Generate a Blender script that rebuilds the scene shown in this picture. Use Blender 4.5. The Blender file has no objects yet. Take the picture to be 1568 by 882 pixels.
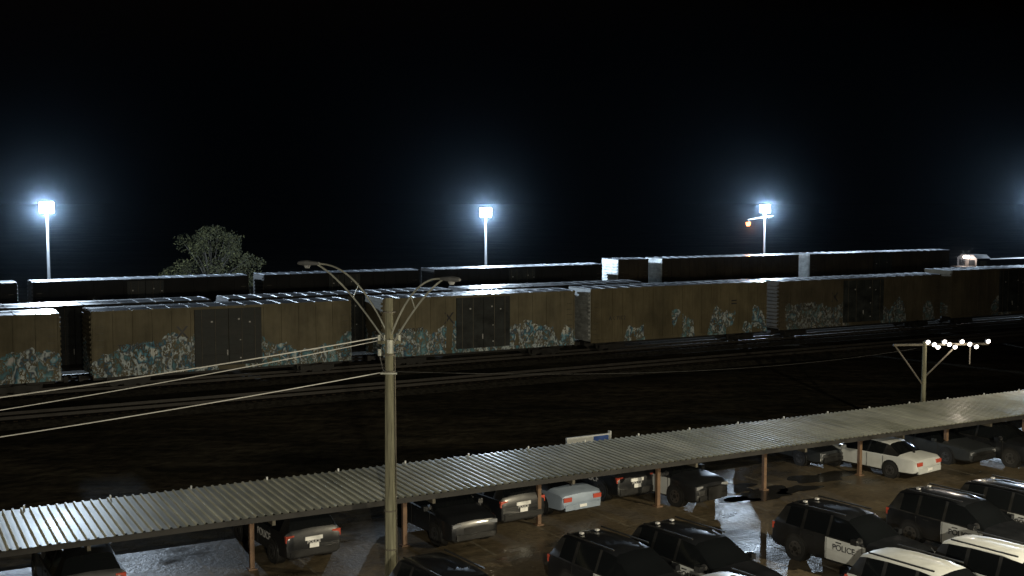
import bpy, bmesh, math, random
from mathutils import Vector, Matrix
random.seed(7)
S=bpy.context.scene
S.view_settings.view_transform='Standard'; S.view_settings.look='None'
S.view_settings.exposure=0; S.view_settings.gamma=1
A=math.radians(29.0); CA,SA=math.cos(A),math.sin(A)
def W(u,v,z=0): return (u*CA-v*SA, u*SA+v*CA, z)

# ------------------------------------------------------------- materials
def newmat(name):
    m=bpy.data.materials.new(name); m.use_nodes=True
    nt=m.node_tree; b=nt.nodes['Principled BSDF']; return m,nt,b
def setc(b,col,rough=.6,metal=0,spec=.5,coat=0):
    b.inputs['Base Color'].default_value=(*col,1); b.inputs['Roughness'].default_value=rough
    b.inputs['Metallic'].default_value=metal; b.inputs['Specular IOR Level'].default_value=spec
    b.inputs['Coat Weight'].default_value=coat; b.inputs['Coat Roughness'].default_value=.1
def N(nt,t,**k):
    n=nt.nodes.new(t)
    for a,v in k.items(): setattr(n,a,v)
    return n
def noise(nt,scale,detail=4,coord='Object',sc=(1,1,1),rough=.6,off=None):
    tc=N(nt,'ShaderNodeTexCoord'); mp=N(nt,'ShaderNodeMapping'); mp.inputs['Scale'].default_value=sc
    nt.links.new(tc.outputs[coord],mp.inputs[0])
    if off: nt.links.new(off,mp.inputs['Location'])
    n=N(nt,'ShaderNodeTexNoise'); n.inputs['Scale'].default_value=scale; n.inputs['Detail'].default_value=detail
    n.inputs['Roughness'].default_value=rough
    nt.links.new(mp.outputs[0],n.inputs['Vector']); return n.outputs['Fac']
def ramp(nt,fac,stops):
    r=N(nt,'ShaderNodeValToRGB'); e=r.color_ramp.elements
    while len(e)<len(stops): e.new(.5)
    for i,(p,c) in enumerate(stops):
        e[i].position=p; e[i].color=(*c,1) if len(c)==3 else c
    nt.links.new(fac,r.inputs[0]); return r.outputs[0]
def mixc(nt,fac,a,b,mode='MIX'):
    m=N(nt,'ShaderNodeMix',data_type='RGBA',blend_type=mode)
    for inp,val in ((0,fac),(6,a),(7,b)):
        if isinstance(val,bpy.types.NodeSocket): nt.links.new(val,m.inputs[inp])
        else: m.inputs[inp].default_value=val if not isinstance(val,tuple) else (*val,1)
    return m.outputs[2]
def math_(nt,op,a,b=None,c=None):
    m=N(nt,'ShaderNodeMath',operation=op)
    for i,v in enumerate((a,b,c)):
        if v is None: continue
        if isinstance(v,bpy.types.NodeSocket): nt.links.new(v,m.inputs[i])
        else: m.inputs[i].default_value=v
    return m.outputs[0]
def bump(nt,b,h,strength=.4,dist=.05):
    bp=N(nt,'ShaderNodeBump'); bp.inputs['Strength'].default_value=strength; bp.inputs['Distance'].default_value=dist
    nt.links.new(h,bp.inputs['Height']); nt.links.new(bp.outputs[0],b.inputs['Normal'])
def varied(name,col,rough=.6,metal=0,var=.35,scale=2,sc=(1,1,1),coat=0,rvar=.15,spec=.5):
    m,nt,b=newmat(name); setc(b,col,rough,metal,spec,coat)
    f=noise(nt,scale,5,sc=sc)
    lo=tuple(c*(1-var) for c in col); hi=tuple(min(1,c*(1+var)) for c in col)
    nt.links.new(ramp(nt,f,[(.3,lo),(.7,hi)]),b.inputs['Base Color'])
    r=ramp(nt,f,[(.3,(max(0,rough-rvar),)*3),(.7,(min(1,rough+rvar),)*3)])
    nt.links.new(r,b.inputs['Roughness']); return m
def emis(name,col,st):
    m=bpy.data.materials.new(name); m.use_nodes=True; nt=m.node_tree; nt.nodes.clear()
    e=N(nt,'ShaderNodeEmission'); e.inputs[0].default_value=(*col,1); e.inputs[1].default_value=st
    o=N(nt,'ShaderNodeOutputMaterial'); nt.links.new(e.outputs[0],o.inputs[0]); return m

M={}
m,nt,b=newmat('dirt'); setc(b,(.05,.04,.03),1.0,0,0.02)
f1=noise(nt,.05,6,sc=(1,2.2,1)); f2=noise(nt,1.5,8); f3=noise(nt,.35,6,sc=(.5,1.6,1))
c=ramp(nt,f1,[(.35,(.026,.026,.021)),(.5,(.044,.041,.032)),(.68,(.074,.066,.05))])
c2=ramp(nt,f2,[(.3,(.45,.45,.45)),(.7,(1.4,1.4,1.4))]); c3=ramp(nt,f3,[(.35,(.5,.5,.5)),(.65,(1.3,1.25,1.2))])
nt.links.new(mixc(nt,1.0,mixc(nt,1.0,c,c2,'MULTIPLY'),c3,'MULTIPLY'),b.inputs['Base Color'])
bump(nt,b,f2,.9,.2); M['dirt']=m
m,nt,b=newmat('wet_asphalt'); setc(b,(.1,.08,.05),.5)
f1=noise(nt,.2,6,sc=(1,1.6,1)); f2=noise(nt,6,8); f3=noise(nt,.6,5)
c=ramp(nt,f3,[(.3,(.075,.058,.035)),(.55,(.12,.094,.058)),(.75,(.155,.125,.078))])
c2=ramp(nt,f2,[(.3,(.6,)*3),(.7,(1.3,)*3)])
c=mixc(nt,1.0,c,c2,'MULTIPLY')
pud=ramp(nt,f1,[(.52,(0,0,0)),(.62,(1,1,1))])
c=mixc(nt,pud,c,(.055,.045,.03)); nt.links.new(c,b.inputs['Base Color'])
nt.links.new(ramp(nt,f1,[(.42,(.55,)*3),(.54,(.40,)*3),(.62,(.24,)*3)]),b.inputs['Roughness'])
hh=math_(nt,'MULTIPLY',f2,math_(nt,'SUBTRACT',1.15,pud)); bump(nt,b,hh,.6,.035); M['asphalt']=m
m,nt,b=newmat('puddle_water'); setc(b,(.02,.018,.014),.26,0,1.0)
f=noise(nt,3,4); bump(nt,b,f,.2,.04); M['water']=m
M['ballast']=varied('ballast',(.042,.039,.033),1.0,0,.6,4,spec=.02,rvar=.0)
M['rail']=varied('rail_steel',(.04,.036,.032),.6,.2,.3,3)
M['tie']=varied('tie',(.03,.024,.018),.9,spec=.05)
M['line']=varied('worn_paint',(.14,.12,.085),.6,0,.6,3)
m,nt,b=newmat('corrugated_metal'); setc(b,(.3,.3,.26),.42,.12)
f1=noise(nt,.5,6,sc=(1,.25,1)); f2=noise(nt,3,4,sc=(1,.15,1)); f4=noise(nt,.12,4,sc=(1,1,1))
c=mixc(nt,1.0,ramp(nt,f1,[(.3,(.27,.28,.225)),(.7,(.46,.455,.375))]),ramp(nt,f2,[(.3,(.7,)*3),(.7,(1.1,)*3)]),'MULTIPLY')
nt.links.new(mixc(nt,1.0,c,ramp(nt,f4,[(.35,(.7,.68,.62)),(.65,(1.1,1.1,1.08))]),'MULTIPLY'),b.inputs['Base Color'])
nt.links.new(ramp(nt,f1,[(.35,(.3,)*3),(.65,(.5,)*3)]),b.inputs['Roughness']); bump(nt,b,f2,.06,.02); M['roofmetal']=m
M['steel']=varied('painted_steel',(.10,.09,.07),.5,.3)
M['wirem']=varied('wire_dark',(.04,.04,.04),.6,.2)
M['wirel']=varied('wire_lit',(.6,.6,.57),.5,.1,.1)  # pale tone puts the lamp light on the left wires into their colour
M['rust']=varied('rusty_steel',(.17,.105,.065),.65,.2)
M['darksteel']=varied('dark_steel',(.025,.024,.023),.6,.2)
M['galv']=varied('galvanised',(.34,.35,.31),.42,.4,.2)
M['mastpole']=varied('mast_pole',(.10,.105,.11),.7,.1,.2)
M['wood']=varied('weathered_pole_wood',(.14,.137,.098),.9,0,.5,3,sc=(4,4,.25),spec=.1)
M['white']=varied('white_paint',(.5,.52,.52),.35,0,.08,3,coat=.25,rvar=.04)
M['black']=varied('black_paint',(.008,.009,.011),.36,0,.25,2,coat=.55,rvar=.06)
M['silver']=varied('silver_blue_paint',(.33,.40,.50),.35,.3,.08,2,coat=.5,rvar=.04)
M['grey']=varied('grey_paint',(.04,.045,.05),.35,.3,.1,2,coat=.5,rvar=.04)
m,nt,b=newmat('tinted_glass'); setc(b,(.006,.007,.008),.08,0,.45); M['glass']=m
M['rubber']=varied('rubber',(.012,.012,.012),.8)
M['rim']=varied('rim',(.16,.16,.165),.35,.8)
M['plastic']=varied('black_plastic',(.012,.012,.012),.5)
m,nt,b=newmat('tail_lens'); setc(b,(.5,.08,.05),.15,0,.5,1); M['tail']=m
m,nt,b=newmat('head_lens'); setc(b,(.5,.52,.55),.1,.5,.5,1); M['head']=m
M['plate']=varied('plate',(.7,.7,.68),.4)
M['wtext']=varied('white_decal',(.5,.5,.5),.5,0,.05); M['dtext']=varied('dark_decal',(.03,.03,.035),.5)
M['bluepaint']=varied('blue_paint',(.03,.08,.3),.4)
def carpaint(name,base,graf=1.0,th=.43):
    m,nt,b=newmat(name); setc(b,base,.75,0,.25)
    oi=N(nt,'ShaderNodeObjectInfo'); cx=N(nt,'ShaderNodeCombineXYZ')
    o=math_(nt,'MULTIPLY',oi.outputs['Random'],90.0); nt.links.new(o,cx.inputs[0]); nt.links.new(o,cx.inputs[1])
    off=cx.outputs[0]
    st=noise(nt,.9,5,sc=(1.3,1,.6),off=off); bl=noise(nt,.3,4,off=off); dr=noise(nt,3.0,3,sc=(2,1,.15),off=off)
    c=ramp(nt,st,[(.25,tuple(x*.7 for x in base)),(.5,tuple(x*.92 for x in base)),(.75,tuple(x*1.1 for x in base))])
    c=mixc(nt,1.0,c,ramp(nt,bl,[(.3,(.6,.6,.62)),(.7,(1.12,1.1,1.1))]),'MULTIPLY')
    c=mixc(nt,1.0,c,ramp(nt,dr,[(.3,(.86,.84,.8)),(.6,(1.0,1.0,1.0))]),'MULTIPLY')
    tc=N(nt,'ShaderNodeTexCoord'); sx=N(nt,'ShaderNodeSeparateXYZ'); nt.links.new(tc.outputs['Object'],sx.inputs[0])
    g1=noise(nt,.3,2,sc=(1,1,.2),off=off); g2=noise(nt,1.3,3,sc=(1.6,1,.9),off=off,rough=.75); g3=noise(nt,.8,3,sc=(1,1,.8),off=off)
    g4=noise(nt,.5,1,sc=(1,1,.1),off=off)
    top=math_(nt,'ADD',math_(nt,'MULTIPLY_ADD',g4,3.8,.55),math_(nt,'MULTIPLY',g2,.7))
    band=math_(nt,'MULTIPLY',math_(nt,'LESS_THAN',sx.outputs[2],top),math_(nt,'GREATER_THAN',g1,th))
    let=math_(nt,'GREATER_THAN',math_(nt,'PINGPONG',math_(nt,'MULTIPLY',g2,8.0),1.0),.26)
    fac=math_(nt,'MULTIPLY',math_(nt,'MULTIPLY',band,let),graf)
    gc=ramp(nt,g3,[(.34,(.75,.78,.76)),(.41,(.12,.33,.46)),(.46,(.04,.07,.12)),(.51,(.65,.74,.78)),(.56,(.08,.14,.17)),(.62,(.14,.34,.42)),(.7,(.72,.72,.72))])
    c=mixc(nt,fac,c,gc); nt.links.new(c,b.inputs['Base Color']); return m
M['yellow']=carpaint('boxcar_yellow',(.195,.176,.118),.9,.39)
M['plain']=carpaint('boxcar_plain',(.18,.156,.095),.8,.53)
M['brown']=carpaint('boxcar_brown',(.128,.11,.075),.45,.5)
M['farbrown']=carpaint('boxcar_far_brown',(.07,.057,.040),.2,.6)
M['grycar']=carpaint('boxcar_grey',(.02,.02,.02),.1,.6)
M['door']=varied('door_dark',(.034,.038,.038),.6,0,.5,1.5,spec=.3)
M['carend']=varied('end_galv',(.40,.42,.42),.5,.2,.35)
m,nt,b=newmat('wet_glint_roof'); setc(b,(.12,.125,.13),.3,.2,.8,1); b.inputs['Coat Roughness'].default_value=.2
f=noise(nt,.5,6,sc=(.5,2,1)); f2=noise(nt,2,3)
nt.links.new(ramp(nt,f,[(.42,(.5,)*3),(.52,(.22,)*3)]),b.inputs['Roughness'])
nt.links.new(ramp(nt,f,[(.46,(.0,)*3),(.54,(1,)*3)]),b.inputs['Coat Weight'])
nt.links.new(ramp(nt,f,[(.44,(.02,.024,.03)),(.58,(.5,.53,.57))]),b.inputs['Base Color']); M['carroof']=m  # pale patches paint lamp glints of the wet roof into the base colour
def leafmat(name,a,bc):
    m,nt,b=newmat(name); setc(b,a,.8,0,.2)
    g=N(nt,'ShaderNodeNewGeometry')
    nt.links.new(ramp(nt,g.outputs['Random Per Island'],[(0,a),(.7,tuple(x*.5 for x in bc)),(1,bc)]),b.inputs['Base Color']); return m
M['leaf']=leafmat('leaf',(.014,.016,.007),(.085,.083,.032))
M['bark']=varied('bark',(.035,.03,.022),.9)
M['lampw']=emis('lamp_white',(.82,.91,1),90); M['lampy']=emis('lamp_warm',(1,.86,.74),14)
M['bulb']=emis('bulb',(1,.88,.78),12); M['lampo']=emis('lamp_orange',(1,.30,.07),9)

# ------------------------------------------------------------- mesh builder
class B:
    def __init__(s): s.v=[];s.f=[];s.m=[];s.mats=[]
    def mi(s,k):
        if k not in s.mats: s.mats.append(k)
        return s.mats.index(k)
    def add(s,vs,fs,k):
        o=len(s.v); s.v+= [tuple(p) for p in vs]; i=s.mi(k)
        for f in fs: s.f.append([o+j for j in f]); s.m.append(i)
    def box(s,x0,x1,y0,y1,z0,z1,k):
        s.add([(x0,y0,z0),(x1,y0,z0),(x1,y1,z0),(x0,y1,z0),(x0,y0,z1),(x1,y0,z1),(x1,y1,z1),(x0,y1,z1)],
              [(0,3,2,1),(4,5,6,7),(0,1,5,4),(1,2,6,5),(2,3,7,6),(3,0,4,7)],k)
    def cyl(s,p,q,r,k,n=10,r2=None):
        p=Vector(p);q=Vector(q);d=(q-p).normalized(); r2=r if r2 is None else r2
        a=d.orthogonal().normalized(); c=d.cross(a)
        vs=[];
        for i in range(n):
            t=2*math.pi*i/n; e=a*math.cos(t)+c*math.sin(t)
            vs.append(p+e*r)
        for i in range(n):
            t=2*math.pi*i/n; e=a*math.cos(t)+c*math.sin(t)
            vs.append(q+e*r2)
        s.add(vs,[(i,(i+1)%n,n+(i+1)%n,n+i) for i in range(n)]+[tuple(range(n-1,-1,-1)),tuple(range(n,2*n))],k)
    def tube(s,pts,r,k,n=8,r2=None):
        m=len(pts)-1
        for i in range(m):
            ra=r if r2 is None else r+(r2-r)*i/m; rb=r if r2 is None else r+(r2-r)*(i+1)/m
            s.cyl(pts[i],pts[i+1],ra,k,n,rb)
    def obj(s,name,loc=(0,0,0),rot=0,parent=None,smooth=None):
        me=bpy.data.meshes.new(name); me.from_pydata(s.v,[],s.f); 
        for k in s.mats: me.materials.append(M[k])
        me.polygons.foreach_set('material_index',s.m); me.update()
        if smooth:
            me.polygons.foreach_set('use_smooth',[True]*len(me.polygons)); me.set_sharp_from_angle(angle=math.radians(smooth))
        o=bpy.data.objects.new(name,me); S.collection.objects.link(o); o.location=loc; o.rotation_euler=(0,0,rot)
        if parent: o.parent=parent
        return o
def empty(name,loc,rot=0):
    e=bpy.data.objects.new(name,None); S.collection.objects.link(e); e.location=loc; e.rotation_euler=(0,0,rot); return e
def text(name,body,size,mat,loc,rot,parent):
    c=bpy.data.curves.new(name,'FONT'); c.body=body; c.size=size; c.align_x='CENTER'; c.align_y='CENTER'; c.extrude=.003; c.offset=.004
    c.materials.append(M[mat]); o=bpy.data.objects.new(name,c); S.collection.objects.link(o); o.parent=parent; o.location=loc; o.rotation_euler=rot
def light(name,kind,loc,power,col,radius=.2,parent=None,rot=None,**k):
    l=bpy.data.lights.new(name,kind); l.energy=power; l.color=col
    l.shadow_soft_size=radius
    for a,v in k.items(): setattr(l,a,v)
    o=bpy.data.objects.new(name,l); S.collection.objects.link(o); o.location=loc
    if rot: o.rotation_euler=rot
    if parent: o.parent=parent
    return o

# ------------------------------------------------------------- ground
b=B(); b.add([(-2000,-600,0),(2000,-600,0),(2000,3000,0),(-2000,3000,0)],[(0,1,2,3)],'dirt'); b.obj('ground')
b=B(); b.add([(-60,-15,.004),(120,-15,.004),(120,39.6,.004),(-60,39.6,.004)],[(0,1,2,3)],'asphalt'); b.obj('parking_lot',rot=A)
b=B()
for i in range(34):
    x=-14+i*2.9
    b.add([(x,33.4,.008),(x+.1,33.4,.008),(x+.1,38.2,.008),(x,38.2,.008)],[(0,1,2,3)],'line')
    b.add([(x,24.6,.008),(x+.1,24.6,.008),(x+.1,29.8,.008),(x,29.8,.008)],[(0,1,2,3)],'line')
b.obj('parking_stall_lines',rot=A)
def puddle(x,y,r,sx,seed):
    random.seed(seed); b=B(); n=40; ph=[random.uniform(0,6.28) for _ in range(5)]
    vs=[]
    for i in range(n):
        t=2*math.pi*i/n; rr=r*(1+.25*math.sin(2*t+ph[0])+.18*math.sin(3*t+ph[1])+.12*math.sin(5*t+ph[2])+.07*math.sin(9*t+ph[3]))
        vs.append((rr*sx*math.cos(t),rr*math.sin(t),0))
    b.add(vs,[tuple(range(n))],'water'); b.obj('puddle',(x,y,.012),A)
puddle(9.9,46.0,.9,1.6,1); puddle(9.1,47.0,.55,1.9,2); puddle(11.6,46.9,.5,1.8,3); puddle(13.2,49.0,.8,1.9,4); puddle(8.9,45.2,.4,2,5)
def track(v):
    b=B()
    b.add([(-120,v-2.4,.004),(320,v-2.4,.004),(320,v-1.6,.22),(-120,v-1.6,.22),(-120,v+1.6,.22),(320,v+1.6,.22),(320,v+2.4,.004),(-120,v+2.4,.004)],
          [(0,1,2,3),(3,2,5,4),(4,5,6,7)],'ballast')
    for i in range(360): b.box(-60+i*.6,-60+i*.6+.22,v-1.3,v+1.3,.1,.26,'tie')
    for s in (-.75,.75):
        b.box(-120,320,v+s-.04,v+s+.04,.26,.42,'rail')
    b.obj('railway_track',rot=A)
for v in (66.5,74.2,79.2,88,102.6): track(v)

# ------------------------------------------------------------- railcars
def boxcar(name,u0,u1,v0,H,body,door=None,end='same',rib=1.15,label=None):
    L=u1-u0; w=1.52; cx=(u0+u1)/2; b=B(); zb=1.25; h=L/2
    b.box(-h,h,-w,w,zb,H-.12,body)
    n=int(L/rib)
    for i in range(n+1):
        x=-h+.04+i*(L-.14)/n
        if door and abs(x)<door/2+.1: continue
        for s in (-1,1):
            b.box(x-.0,x+.07,min(s*(w),s*(w+.05)),max(s*w,s*(w+.05)),zb+.12,H-.25,body)
    for s in (-1,1):
        y0,y1=sorted((s*w,s*(w+.07)))
        b.box(-h,h,y0,y1,zb-.12,zb+.12,body); b.box(-h,h,y0,y1,H-.25,H-.1,body)
        if door:
            y0,y1=sorted((s*(w+.002),s*(w+.10)))
            b.box(-door/2,-.02,y0,y1,zb+.14,H-.27,'door'); b.box(.02,door/2,y0,y1,zb+.14,H-.27,'door')
            y0,y1=sorted((s*(w+.10),s*(w+.14)))
            for x in (-door*.4,-door*.2,door*.2,door*.4): b.cyl((x,s*(w+.13),zb+.1),(x,s*(w+.13),H-.3),.02,'steel',6)
            for k in range(1,6):
                z=zb+.2+k*(H-zb-.5)/6; b.box(-door/2+.05,-.1,y0,y1,z,z+.05,'door'); b.box(.1,door/2-.05,y0,y1,z,z+.05,'door')
            b.box(-.12,-.06,y0,y1,2.0,2.35,'wtext')
            for (q,z,sz) in ((.6,4.2,.12),(1.3,4.0,.1),(-1.1,4.1,.12),(.7,2.9,.08),(.7,1.75,.1)): b.box(q,q+sz,*sorted((s*(w+.10),s*(w+.104))),z,z+sz*.8,'wtext')
        for xx in (-h+.25,h-.65):
            for k in range(8): b.box(xx,xx+.4,min(s*(w+.05),s*(w+.1)),max(s*(w+.05),s*(w+.1)),zb+.1+k*.4,zb+.13+k*.4,'steel')
    rz=H-.055
    b.add([(-h,-w-.06,H-.1),(h,-w-.06,H-.1),(h,0,rz),(-h,0,rz),(-h,w+.06,H-.1),(h,w+.06,H-.1),(-h,0,H-.1),(h,0,H-.1)],
          [(0,1,2,3),(3,2,5,4),(0,3,4,6),(1,7,5,2)],'carroof')
    for i in range(int(L/1.1)+1):
        x=-h+.05+i*(L-.2)/int(L/1.1)
        b.add([(x,-w-.05,H-.07),(x+.09,-w-.05,H-.07),(x+.09,0,rz+.03),(x,0,rz+.03),(x,w+.05,H-.07),(x+.09,w+.05,H-.07),
               (x,-w-.05,H-.11),(x+.09,-w-.05,H-.11),(x,w+.05,H-.11),(x+.09,w+.05,H-.11)],
              [(0,1,2,3),(3,2,5,4),(6,7,1,0),(4,5,9,8),(6,0,3,4,8),(1,7,9,5,2)],'carroof')
    ek=body if end=='same' else end
    for s in (-1,1):
        b.box(min(s*h,s*(h+.03)),max(s*h,s*(h+.03)),-w+.01,w-.01,zb,H-.13,ek)
        k=0;z=zb+.15
        while z<H-.35:
            x0,x1=sorted((s*(h+.03),s*(h+.10))); b.box(x0,x1,-w+.12,w-.12,z,z+.14,ek); z+=.3
        b.box(*sorted((s*(h+.03),s*(h+.5))),-.12,.12,.85,1.1,'darksteel')
        b.box(*sorted((s*(h+.35),s*(h+.6))),-.2,.2,.8,1.15,'darksteel')
    b.box(-h+.2,h-.2,-.35,.35,.8,zb,'darksteel')
    for tx in (-h+2.2,h-2.2) if L>6 else (0,):
        for s in (-1,1):
            b.box(tx-1.15,tx+1.15,s*1.05-.09,s*1.05+.09,.62,.9,'darksteel'); b.box(tx-.35,tx+.35,s*1.05-.11,s*1.05+.11,.5,.95,'darksteel')
            for a in (-.85,.85): b.cyl((tx+a,s*.68,.88),(tx+a,s*.82,.88),.45,'darksteel',18)
        for a in (-.85,.85): b.cyl((tx+a,-.8,.88),(tx+a,.8,.88),.08,'darksteel',8)
    o=b.obj(name,W(cx,v0+w+.05,0),A)
    if label:
        text('reporting_mark',label[0],.42,'dtext',(-h*.72,-w-.012,H*.55),(math.pi/2,0,0),o)
        text('car_logo',label[1],1.1,'dtext',(h*.6 if label[2] else -h*.35,-w-.012,H*.68),(math.pi/2,0,0),o)
    return o
V1=72.6
boxcar('boxcar',-7.2,10.0,V1,5.2,'yellow',4.0,label=('TR 4417','X',0))
boxcar('boxcar',11.8,28.1,V1,5.2,'yellow',4.2,label=('TR 32841','X',0))
boxcar('boxcar',30.4,45.5,V1,5.2,'yellow',4.2,label=('TR 30977','X',0))
boxcar('boxcar',46.9,63.75,V1,5.25,'plain',None,rib=.9,end='carend',label=('AK 7102','=',1))
boxcar('boxcar',65.05,83.8,V1,5.2,'brown',4.6,end='same',label=('TR 51190','X',0))
boxcar('boxcar',85.2,101.5,V1,5.5,'brown',3.6)
boxcar('boxcar',102.9,119.5,V1,5.5,'brown',3.6)
boxcar('boxcar',121,138,V1,5.4,'brown',3.6); boxcar('boxcar',139.4,156,V1,5.4,'plain',3.6)
boxcar('boxcar',-25.5,-8.6,V1,5.2,'yellow',4)
for a,c in ((-33,-16),(-14.8,1.8),(3,20.2),(21.4,38),(39.2,55)): boxcar('boxcar',a,c,77.6,5.2,'grycar',3,end='darksteel')
V2=101.0
for a,c in ((-27,-9.4),(-8,10.8),(12,29.6),(31,46),(47.6,66.6)): boxcar('boxcar',a,c,V2,5.2,'grycar',3,end='darksteel')
boxcar('boxcar',68.6,72.4,V2,5.62,'farbrown',None,end='carend')
boxcar('boxcar',74.2,93.3,V2,5.6,'farbrown',None,end='carend'); boxcar('boxcar',95,118,V2,5.6,'farbrown',3,end='carend')
b=B(); 
b.box(-10.5,10.5,-1.5,1.5,1.2,1.5,'darksteel'); b.box(-10.4,-8.6,-1.0,1.0,1.5,3.3,'darksteel'); b.box(-8.6,-6.2,-1.5,1.5,1.5,4.3,'darksteel')
b.add([(-8.7,-1.55,4.3),(-6.1,-1.55,4.3),(-6.1,1.55,4.3),(-8.7,1.55,4.3),(-8.6,-.9,4.75),(-6.1,-.9,4.75),(-6.1,.9,4.75),(-8.6,.9,4.75)],[(0,1,5,4),(1,2,6,5),(2,3,7,6),(3,0,4,7),(4,5,6,7)],'darksteel')
b.box(-8.63,-8.6,-1.2,-.3,3.4,4.1,'glass'); b.box(-8.63,-8.6,.3,1.2,3.4,4.1,'glass'); b.box(-8,-6.8,-1.53,-1.5,3.3,4.0,'glass')
b.box(-6.2,10,-.95,.95,1.5,4.1,'darksteel'); b.box(5.5,9.5,-1.4,1.4,3.4,4.5,'darksteel')
for x in (-7,-5.3,-3.6,3.6,5.3,7):
    for s in (-.75,.75): b.cyl((x,s-.07,.95),(x,s+.07,.95),.5,'darksteel',18)
for tx in (-5.3,5.3): b.box(tx-2.4,tx+2.4,-1.15,-.95,.7,1.15,'darksteel'); b.box(tx-2.4,tx+2.4,.95,1.15,.7,1.15,'darksteel')
b.box(-2,2,-1.3,1.3,.5,1.2,'darksteel')
for x in [i*1.5-10.3 for i in range(15)]: b.cyl((x,-1.48,1.5),(x,-1.48,2.4),.02,'steel',6)
b.box(-10.3,10.3,-1.49,-1.46,2.38,2.43,'steel')
b.cyl((-8.62,-.2,4.45),(-8.85,-.2,4.45),.2,'lampy',14); b.cyl((-8.62,.22,4.45),(-8.85,.22,4.45),.2,'lampy',14)
lo=b.obj('locomotive',W(131.6,V2+1.55),A)
light('headlight','POINT',(-9.6,-.5,4.5),900,(1,.80,.70),.15,lo)

# ------------------------------------------------------------- yard light masts
def mast(u,v,h,P,arm=False):
    b=B(); b.cyl((0,0,0),(0,0,h),.17,'mastpole',12,.10)
    b.box(-.6,.6,-.05,.05,h-.18,h-.1,'mastpole'); b.box(-.6,.6,-.05,.05,h+.32,h+.4,'mastpole')
    for x in (-.42,0,.42):
      for z in (h-.12,h+.38):
        for s in (-1,1):
            b.add([(x-.17,s*.1,z-.2),(x+.17,s*.1,z-.2),(x+.17,s*.1,z+.2),(x-.17,s*.1,z+.2),(x-.12,s*.0,z-.1),(x+.12,0,z-.1),(x+.12,0,z+.14),(x-.12,0,z+.14)],
              [(0,1,5,4),(1,2,6,5),(2,3,7,6),(3,0,4,7)],'galv')
            b.add([(x-.17,s*.11,z-.2),(x+.17,s*.11,z-.2),(x+.17,s*.11,z+.2),(x-.17,s*.11,z+.2)],[(0,1,2,3)],'lampw')
    if arm:
        b.cyl((-2.2,-.1,h-1.2),(1.0,0,h-.75),.04,'mastpole',6)
        b.cyl((-2.1,-.1,h-1.25),(-2.1,-.1,h-1.5),.14,'plastic',8); b.cyl((-2.1,-.1,h-1.5),(-2.1,-.1,h-1.95),.3,'lampo',10,.2)
    o=b.obj('yard_light_mast',W(u,v),math.radians(8))
    light('flood','POINT',(0,-.7,h+.1),P,(.66,.82,1),.4,o)
    if arm: light('sodium','POINT',(-2.1,-.7,h-2.3),700,(1,.25,.05),.1,o)
mast(14.4,110,10.9,44000); mast(57.8,110,10.25,38000); mast(96.0,110,10.5,36000,True); mast(147,110,11.5,36000)

# ------------------------------------------------------------- carport
b=B(); u0,u1=-12,68; n=int((u1-u0)/.25)
vf,vb,zf,zk=33.45,37.6,2.36,2.42
prof=[(0,0),(.16,0),(.18,.045),(.23,.045)]
pts=[]
for i in range(n):
    for (dx,dz) in prof: pts.append((u0+i*.25+dx,dz))
vs=[(x,vf,zf+d) for x,d in pts]+[(x,vb,zk+d) for x,d in pts]; m_=len(pts)
b.add(vs,[(i,i+1,m_+i+1,m_+i) for i in range(m_-1)],'roofmetal')
ue=pts[-1][0]
b.box(u0,ue,vf+.04,vf+.1,zf-.18,zf-.015,'darksteel'); b.box(u0,ue,vb-.1,vb-.04,zk-.18,zk-.015,'darksteel')
for vv in (34.5,35.5,36.5): b.box(u0,ue,vv,vv+.07,2.18,2.34,'steel')
for k in range(-5,10):
    x=15.77+5.27*k
    b.box(x-.07,x+.07,35.9,36.04,.004,2.1,'rust'); b.box(x-.05,x+.05,33.6,37.4,2.0,2.18,'steel')
    b.box(x-.14,x+.14,35.83,36.11,.004,.05,'rust')
    b.tube([(x,35.89,1.5),(x,34.9,2.02)],.035,'rust',6)
for k in range(34): b.box(u0+1+k*2.5,u0+1.05+k*2.5,vb-.05,vb+.0,zk+.0,zk+.11,'white')
b.obj('carport',rot=A)

# ------------------------------------------------------------- double street lamp on wooden pole
px,py=-3.72,35.4
b=B(); b.cyl((0,0,0),(0,0,8.75),.19,'wood',14,.12)
def arm(hx,hy,hz,z0):
    P=[]
    for kx,kz,zz,st in ((.45,.12,z0+.15,0),(.60,-.45,z0-.15,0)):
        pts=[]
        for i in range(17):
            t=i/16
            c=(hx*kx,hy*kx,hz+kz)
            x=2*t*(1-t)*c[0]+t*t*hx; y=2*t*(1-t)*c[1]+t*t*hy
            z=(1-t)**2*(zz)+2*t*(1-t)*c[2]+t*t*hz
            pts.append((x,y,z))
        P.append(pts); b.tube(pts,.028,'galv',7)
    b.tube([P[0][7],P[1][7]],.016,'galv',6)
    d=Vector((hx,hy,0)).normalized(); n_=Vector((-d.y,d.x,0)); o=Vector((hx,hy,hz))
    secs=[(-.1,.06,.06),(.1,.11,.08),(.35,.15,.11),(.55,.12,.09),(.66,.05,.05)]; vs=[];
    for (s_,w_,h_) in secs:
        for j in range(8):
            a_=2*math.pi*j/8; vs.append(o+d*s_+n_*(w_*math.cos(a_))+Vector((0,0,h_*math.sin(a_)*(1 if a_<math.pi else .6))))
    fs=[(r*8+j,r*8+(j+1)%8,(r+1)*8+(j+1)%8,(r+1)*8+j) for r in range(4) for j in range(8)]
    b.add(vs,fs+[tuple(range(8)),tuple(range(32,40))],'mastpole')
    b.cyl(o+d*.33+Vector((0,0,-.05)),o+d*.33+Vector((0,0,-.14)),.11,'head',10,.07)
arm(-2.35,1.0,9.72,7.4); arm(1.75,-1.6,9.42,7.3)
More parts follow.
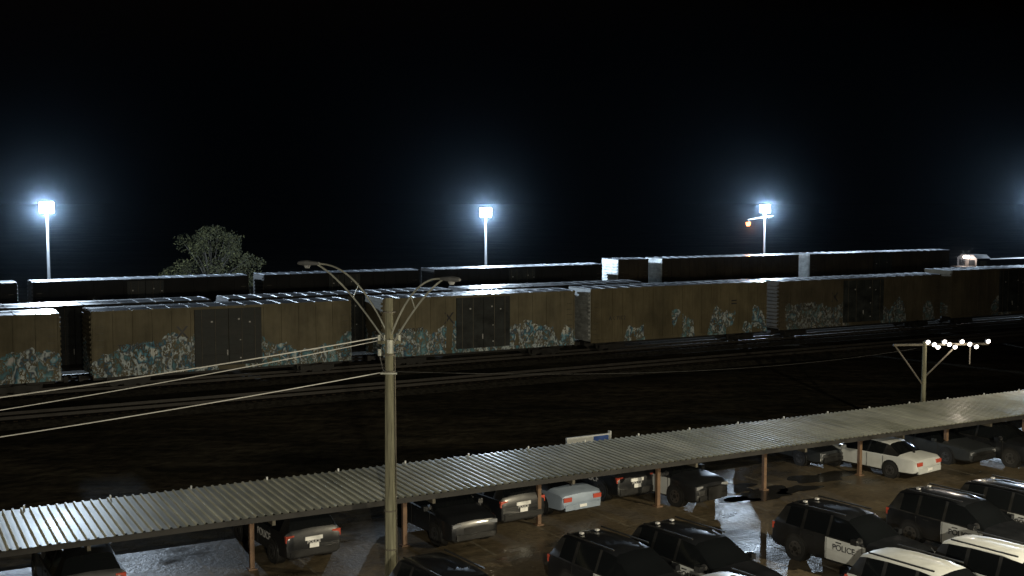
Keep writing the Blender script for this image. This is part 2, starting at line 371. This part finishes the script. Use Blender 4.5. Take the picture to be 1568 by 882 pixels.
b.box(-.35,.35,-.05,.05,7.35,7.45,'wood')
for x in (-.3,.3,-.12): b.cyl((x,0,7.45),(x,0,7.62),.05,'galv',8)
b.cyl((.05,-.25,7.1),(.05,-.25,7.5),.1,'galv',8); b.box(-.25,.25,-.24,-.16,6.45,6.5,'galv')
b.cyl((-.28,-.1,7.0),(-.28,-.1,7.2),.06,'galv',8); b.tube([(-.28,-.1,7.0),(-.22,-.1,6.7),(-.15,-.15,6.5)],.015,'plastic',6)
for z in (1,2.2,6.5,7.0,8.3): b.cyl((0,0,z),(0,0,z+.04),.2,'steel',14)
b.tube([(.19,-.05,0),(.18,-.05,3.5),(.17,-.05,7)],.02,'steel',6)
b.obj('street_lamp',(px,py,0),0)
def wire(name,p,q,sag,r=.014,k='galv'):
    b=B(); P=[]
    for i in range(25):
        t=i/24; p_=Vector(p).lerp(Vector(q),t); p_.z-=sag*4*t*(1-t); P.append(p_)
    b.tube(P,r,k,5); b.obj(name)
wire('overhead_wire',(px-.3,py,7.55),(-19,30,5.85),.12,.018,'wirel')
wire('overhead_wire',(px-.3,py,7.45),(-19,30.5,5.35),.14,.013,'wirel')
wire('overhead_wire',(px-.2,py,6.48),(-19,31,4.6),.1,.016,'wirel')
wire('overhead_wire',(px+.25,py,6.5),(20,57.6,4.4),.5,.008,'wirem')

b=B(); b.cyl((0,0,0),(0,0,4.75),.13,'wood',12,.1)
b.box(-1.6,3.3,-.05,.05,4.55,4.65,'steel')
b.tube([(-1.55,0,4.6),(-.05,0,2.6)],.04,'steel',6); b.tube([(1.7,0,4.6),(.05,0,3.0)],.04,'steel',6)
b.cyl((2.35,0,4.6),(2.35,0,3.6),.03,'steel',6)
random.seed(3)
xs=[.1,.42,.62,.95,1.2,1.5,1.85,2.25,2.6,3.2]
for i,x in enumerate(xs):
    z=4.78-(i%3)*.13
    b.cyl((x,-.05,z),(x,-.14,z-.04),.12,'plastic',10,.13); b.cyl((x,-.141,z-.04),(x,-.165,z-.05),.1,'bulb',10)
o=b.obj('floodlight_rack',W(45.6,40.4),math.radians(6))
light('rack_glow','POINT',(1.6,-.7,4.5),120,(1,.86,.70),.3,o)

b=B(); b.box(-1.05,1.05,-.05,.05,1.5,1.95,'white'); b.box(.25,1.0,-.056,-.05,1.6,1.9,'bluepaint'); b.box(1.05,1.12,-.08,.08,1.45,2.05,'white')
for x in (-.8,.8): b.box(x-.04,x+.04,.05,.13,0,1.9,'steel')
b.obj('sign_board',W(*(26.1,40.6)),A)

# ------------------------------------------------------------- vehicles
SUV=dict(L=2.52,wb=1.48,r=.39,tr=.86,st=[
 (2.52,.76,.42,.72,.78,.55,'h'),(2.44,.88,.30,.88,.95,.70,'h'),(2.25,.95,.26,.97,1.04,.78,'h'),(1.9,.985,.26,1.01,1.10,.82,'h'),(1.2,.99,.26,1.06,1.17,.84,'w'),
 (.78,.99,.26,1.07,1.46,.75,'w'),(.35,.99,.26,1.08,1.71,.67,'g'),(-.22,.99,.26,1.09,1.77,.68,'p'),(-.32,.99,.26,1.09,1.77,.68,'g'),(-1.22,.99,.26,1.10,1.765,.68,'p'),(-1.34,.99,.26,1.10,1.76,.68,'g'),
 (-1.95,.98,.27,1.12,1.72,.66,'p'),(-2.2,.97,.28,1.13,1.66,.64,'r'),(-2.42,.96,.30,1.12,1.22,.80,'h'),(-2.5,.93,.34,.98,1.04,.78,'h'),(-2.52,.88,.42,.7,.74,.7,'e')])
SED=dict(L=2.7,wb=1.46,r=.34,tr=.82,st=[
 (2.69,.74,.36,.62,.68,.55,'h'),(2.6,.88,.26,.74,.79,.68,'h'),(2.3,.94,.22,.82,.86,.74,'h'),(1.2,.97,.22,.90,.98,.80,'w'),(.8,.97,.22,.91,1.2,.70,'w'),(.4,.97,.22,.92,1.40,.60,'g'),
 (-.25,.97,.22,.93,1.46,.60,'p'),(-.34,.97,.22,.93,1.46,.60,'g'),(-1.05,.97,.22,.94,1.42,.59,'p'),(-1.2,.97,.22,.94,1.38,.59,'r'),(-1.78,.97,.23,.95,1.03,.78,'h'),(-2.5,.94,.26,.93,.99,.76,'h'),(-2.64,.9,.30,.84,.90,.74,'h'),(-2.7,.84,.36,.6,.64,.65,'e')])
def vehicle(name,kind,x,y,deg,body='black',door=None,roof_glare=None,lab=False,hood=None):
    D=SUV if kind=='suv' else SED; st=D['st']; root=empty(name,(x,y,.006),math.radians(deg)); b=B()
    rows=[]
    for (X,w,zb,be,tp,wt,fl) in st:
        mid=zb+(be-zb)*.55
        half=[(0,zb),(w*.86,zb),(w*.985,zb+.1),(w,mid),(w*.985,be-.03),(w*.95,be),(wt+.02,tp-.07 if tp-be>.15 else be+(tp-be)*.6),(wt-.09,tp-.012),(0,tp+.015)]
        rows.append([(X,-yy,zz) for yy,zz in half]+[(X,yy,zz) for yy,zz in half[-2:0:-1]])
    n=len(rows[0])
    for i in range(len(rows)-1):
        fl=st[i][6]; X=(st[i][0]+st[i+1][0])/2
        for j in range(n):
            jj=j if j<8 else n-1-j
            k=body
            if jj in (0,): k='plastic'
            elif jj in (1,): k='plastic'
            elif jj in (2,3): k=door if (door and -.3<X<1.1) else body
            elif jj==5:
                k={'g':'glass','w':'glass','p':'plastic','r':'plastic'}.get(fl,body)
            elif jj in (6,7):
                if fl=='w' or fl=='r': k='glass'
                elif fl in 'gp': k=roof_glare or body
                elif fl=='h' and X>0: k=hood or body
            if jj==4 and fl in 'gwpr': k='plastic' if body!='white' else 'white'
            b.add([rows[i][j],rows[i][(j+1)%n],rows[i+1][(j+1)%n],rows[i+1][j]],[(0,1,2,3)],k)
    b.add(rows[0],[tuple(range(n))],'plastic'); b.add(rows[-1],[tuple(range(n-1,-1,-1))],body)
    bo=b.obj('body',parent=root)
    bm=bmesh.new(); bm.from_mesh(bo.data); bmesh.ops.remove_doubles(bm,verts=bm.verts,dist=.0005); bmesh.ops.recalc_face_normals(bm,faces=bm.faces); bm.to_mesh(bo.data); bm.free()
    bo.data.polygons.foreach_set('use_smooth',[True]*len(bo.data.polygons)); bo.data.set_sharp_from_angle(angle=math.radians(32))
    b=B(); r=D['r']; L=D['L']
    for wx in (D['wb'],-D['wb']):
        for s in (-1,1):
            yo=.99 if kind=='suv' else .97
            b.cyl((wx,s*(yo-.3),r+.02),(wx,s*(yo+.004),r+.02),r+.07,'plastic',28)
            b.cyl((wx,s*(yo-.22),r),(wx,s*(yo+.02),r),r,'rubber',28); b.cyl((wx,s*(yo+.0),r),(wx,s*(yo+.026),r),r*.64,'rim',20)
            b.cyl((wx,s*yo,r),(wx,s*(yo+.032),r),r*.22,'plastic',12)
            for q in range(5):
                t=q*math.pi*2/5+.3; cc=(wx+math.cos(t)*r*.43,s*(yo+.0),r+math.sin(t)*r*.43); b.cyl(cc,(cc[0],s*(yo+.029),cc[2]),r*.1,'plastic',8)
    suv=kind=='suv'
    for s in (-1,1):
        if suv:
            b.box(-2.50,-2.38,*sorted((s*.66,s*.95)),.86,1.08,'tail'); b.box(2.36,2.49,*sorted((s*.52,s*.86)),.78,.90,'head')
            b.box(-1.9,.2,s*.66-.02,s*.66+.02,1.77,1.81,'plastic')
            b.box(.78,1.0,*sorted((s*.99,s*1.17)),1.08,1.24,body)
            b.box(-1.0,-.8,*sorted((s*.985,s*1.005)),.95,.98,'plastic'); b.box(.1,.3,*sorted((s*.985,s*1.005)),.95,.98,'plastic')
            for dx in (-1.28,-.27,1.08): b.box(dx-.006,dx+.006,*sorted((s*.985,s*.997)),.36,1.04,'rubber')
            if door: b.box(-1.72,-1.62,s*.3-.05,s*.3+.05,1.77,1.82,'wtext')
        else:
            b.box(-2.71,-2.60,*sorted((s*.5,s*.86)),.66,.82,'tail'); b.box(2.55,2.66,*sorted((s*.5,s*.84)),.58,.70,'head')
            b.box(.75,.93,*sorted((s*.96,s*1.1)),.93,1.05,body)
            for dx in (-1.1,-.3,1.0): b.box(dx-.006,dx+.006,*sorted((s*.965,s*.977)),.3,.9,'rubber')
    b.box(-L-.03,-L+.12,-.8,.8,.40 if suv else .34,.60 if suv else .55,'plastic' if suv else body)
    b.box(L-.1,L+.04,-.75,.75,.36,.54,'plastic'); b.box(L-.06,L+.015,-.45,.45,.58,.76 if suv else .68,'plastic')
    b.box(-L-.045,-L-.03,-.16,.16,.62 if suv else .42,.76 if suv else .52,'plate'); 
    if suv:
        b.box(-L+.02,-L-.03,-.3,.3,.86,.98,'plate' if body!='white' else 'plastic')
        b.box(L,L+.1,-.35,.35,.35,.85,'plastic') if door else None
        b.cyl((.95,-.9,1.15),(.95,-.97,1.22),.09,'rim',10)
    else: b.box(-2.0,-1.9,-.02,.02,1.0,1.15,'plastic')
    b.obj('trim',parent=root)
    if lab:
        for s in (-1,1):
            rz_=0 if s<0 else math.pi
            if door: text('lettering','POLICE',.26,'dtext',(.4,s*1.0,.80),(math.pi/2,0,rz_),root)
            else: text('lettering','POLICE',.34,'wtext',(-.8,s*1.0,.80),(math.pi/2,0,rz_),root)
        text('unit_number','POLICE',.14,'wtext',(-L-.012,.0,.80 if suv else .7),(math.pi/2,0,-math.pi/2),root)
    return root
vehicle('police_suv','suv',-7.75,39.0,124,'black',lab=True)
vehicle('police_suv','suv',-13.1,34.6,120,'black')
vehicle('police_suv','suv',-2.55,40.9,-58,'black')
vehicle('police_suv','suv',-1.0,43.3,124,'black',lab=True)
vehicle('parked_sedan','sed',1.1,44.9,124,'silver')
vehicle('police_suv','suv',3.5,46.9,122,'black',lab=True)
vehicle('police_suv','suv',6.1,46.0,-52,'black',roof_glare='white',door='white')  # white top colour stands in for light reflected off the windshield
vehicle('parked_sedan','sed',12.8,52.9,-60,'grey')
vehicle('parked_sedan','sed',15.8,50.6,128,'white')
vehicle('parked_sedan','sed',19.3,53.2,-58,'grey'); vehicle('police_suv','suv',21.8,52.6,-55,'black')
vehicle('police_suv','suv',-1.4,30.8,-56,'black')
vehicle('police_suv','suv',3.3,33.2,-54,'black',door='white',lab=True)
vehicle('police_suv','suv',5.7,34.3,-54,'black',door='white',lab=True)
vehicle('police_suv','suv',10.9,36.9,-53,'black',door='white',lab=True)
vehicle('police_suv','suv',15.2,38.6,-54,'black',door='white',lab=True)
vehicle('police_suv','suv',17.9,39.8,-54,'black',door='white',lab=True)
vehicle('parked_suv','suv',6.5,29.1,-54,'white')
vehicle('parked_suv','suv',11.7,31.3,-54,'white')
vehicle('parked_suv','suv',14.5,32.6,-54,'white')

# ------------------------------------------------------------- vegetation
def leaves(b,c,rad,n,size,mat,flat=.8):
    for _ in range(n):
        d=Vector((random.gauss(0,1),random.gauss(0,1),random.gauss(0,1))).normalized()*rad*(random.random()**.45)
        d.z*=flat; p=Vector(c)+d
        a=Vector((random.gauss(0,1),random.gauss(0,1),random.gauss(0,1))).normalized(); e=a.orthogonal().normalized(); s=size*random.uniform(.6,1.3)
        b.add([p-a*s,p+e*s*.5,p+a*s,p-e*s*.5],[(0,1,2,3)],mat)
random.seed(31)
b=B(); b.tube([(0,0,0),(.1,0,1.5),(0,.1,3.0)],.3,'bark',10,.2)
for i in range(64):
    t=random.uniform(0,2*math.pi); rr=4.7*random.random()**.6; z=random.uniform(3.0,9.5-rr*rr*.19)
    c=(math.cos(t)*rr,math.sin(t)*rr,z)
    b.tube([(0,0,2.4),(c[0]*.5,c[1]*.5,2.4+(z-2.4)*.6),c],.1,'bark',6,.03)
    leaves(b,c,random.uniform(.7,1.3),130,.14,'leaf')
b.obj('broadleaf_tree',(-30.4,119,0))

# ------------------------------------------------------------- off-frame lot lights
def lotpole(x,y,h,P,col,tx,ty,blend=.6,ang=150):
    b=B(); b.cyl((0,0,0),(0,0,h),.12,'galv',10,.08); b.cyl((0,0,h),(0,.8,h+.1),.05,'galv',8); b.box(-.2,.2,.6,1.2,h,h+.15,'galv'); b.box(-.15,.15,.7,1.15,h-.02,h,'lampy')
    o=b.obj('lot_light_pole',(x,y,0),math.atan2(-(tx-x),(ty-y)))
    l=light('lot_lamp','SPOT',(0,.9,h-.1),P,col,.15,o,spot_size=math.radians(ang),spot_blend=blend)
    dd=math.hypot(tx-x,ty-y); l.rotation_euler=(math.atan2(dd,h),0,0)
lotpole(24,27,9.5,19000,(1,.88,.62),11,37)
lotpole(-22,22,10,4500,(1,.9,.7),-8,36)
def wallflood(name,loc,P,ang,tilt,yaw,col,blend=.8):
    b=B(); b.box(-.3,.3,-.1,.2,-.2,.2,'galv'); b.box(-.26,.26,.2,.21,-.17,.17,'lampy'); b.cyl((0,-.1,0),(0,-.1,-loc[2]),.12,'galv',10)
    o=b.obj(name,loc,0)
    l=light('flood','SPOT',(0,.35,0),P,col,.15,o,spot_size=math.radians(ang),spot_blend=blend); l.rotation_euler=(math.radians(tilt),0,math.radians(yaw))
wallflood('yard_floodlight',(20,5,10.2),7000,90,87,15,(1,.92,.72))
wallflood('lot_floodlight',(2,2,9.3),20000,82,62,-4,(1,.91,.70))

m=bpy.data.materials.new('mist'); m.use_nodes=True; nt=m.node_tree; nt.nodes.clear()
vs_=N(nt,'ShaderNodeVolumeScatter'); vs_.inputs['Color'].default_value=(.6,.8,1,1); vs_.inputs['Density'].default_value=.00042; vs_.inputs['Anisotropy'].default_value=.9
o_=N(nt,'ShaderNodeOutputMaterial'); nt.links.new(vs_.outputs[0],o_.inputs['Volume']); M['mist']=m
b=B(); b.box(-60,230,98,122,.5,36,'mist'); b.obj('mist',rot=A)

w=bpy.data.worlds.new('World'); S.world=w; w.use_nodes=True; nt=w.node_tree; bg=nt.nodes['Background']
sky=N(nt,'ShaderNodeTexSky',sky_type='NISHITA'); sky.sun_disc=False; sky.sun_elevation=math.radians(-4); sky.sun_rotation=math.radians(200)
nt.links.new(sky.outputs[0],bg.inputs[0]); bg.inputs[1].default_value=.09
cam=bpy.data.cameras.new('Camera'); co=bpy.data.objects.new('Camera',cam); S.collection.objects.link(co); S.camera=co
cam.sensor_width=36; cam.lens=36*1800/1568; cam.clip_end=5000; co.location=(0,0,11.7)
co.rotation_euler=(math.radians(90)-math.atan(135/1800),0,0)
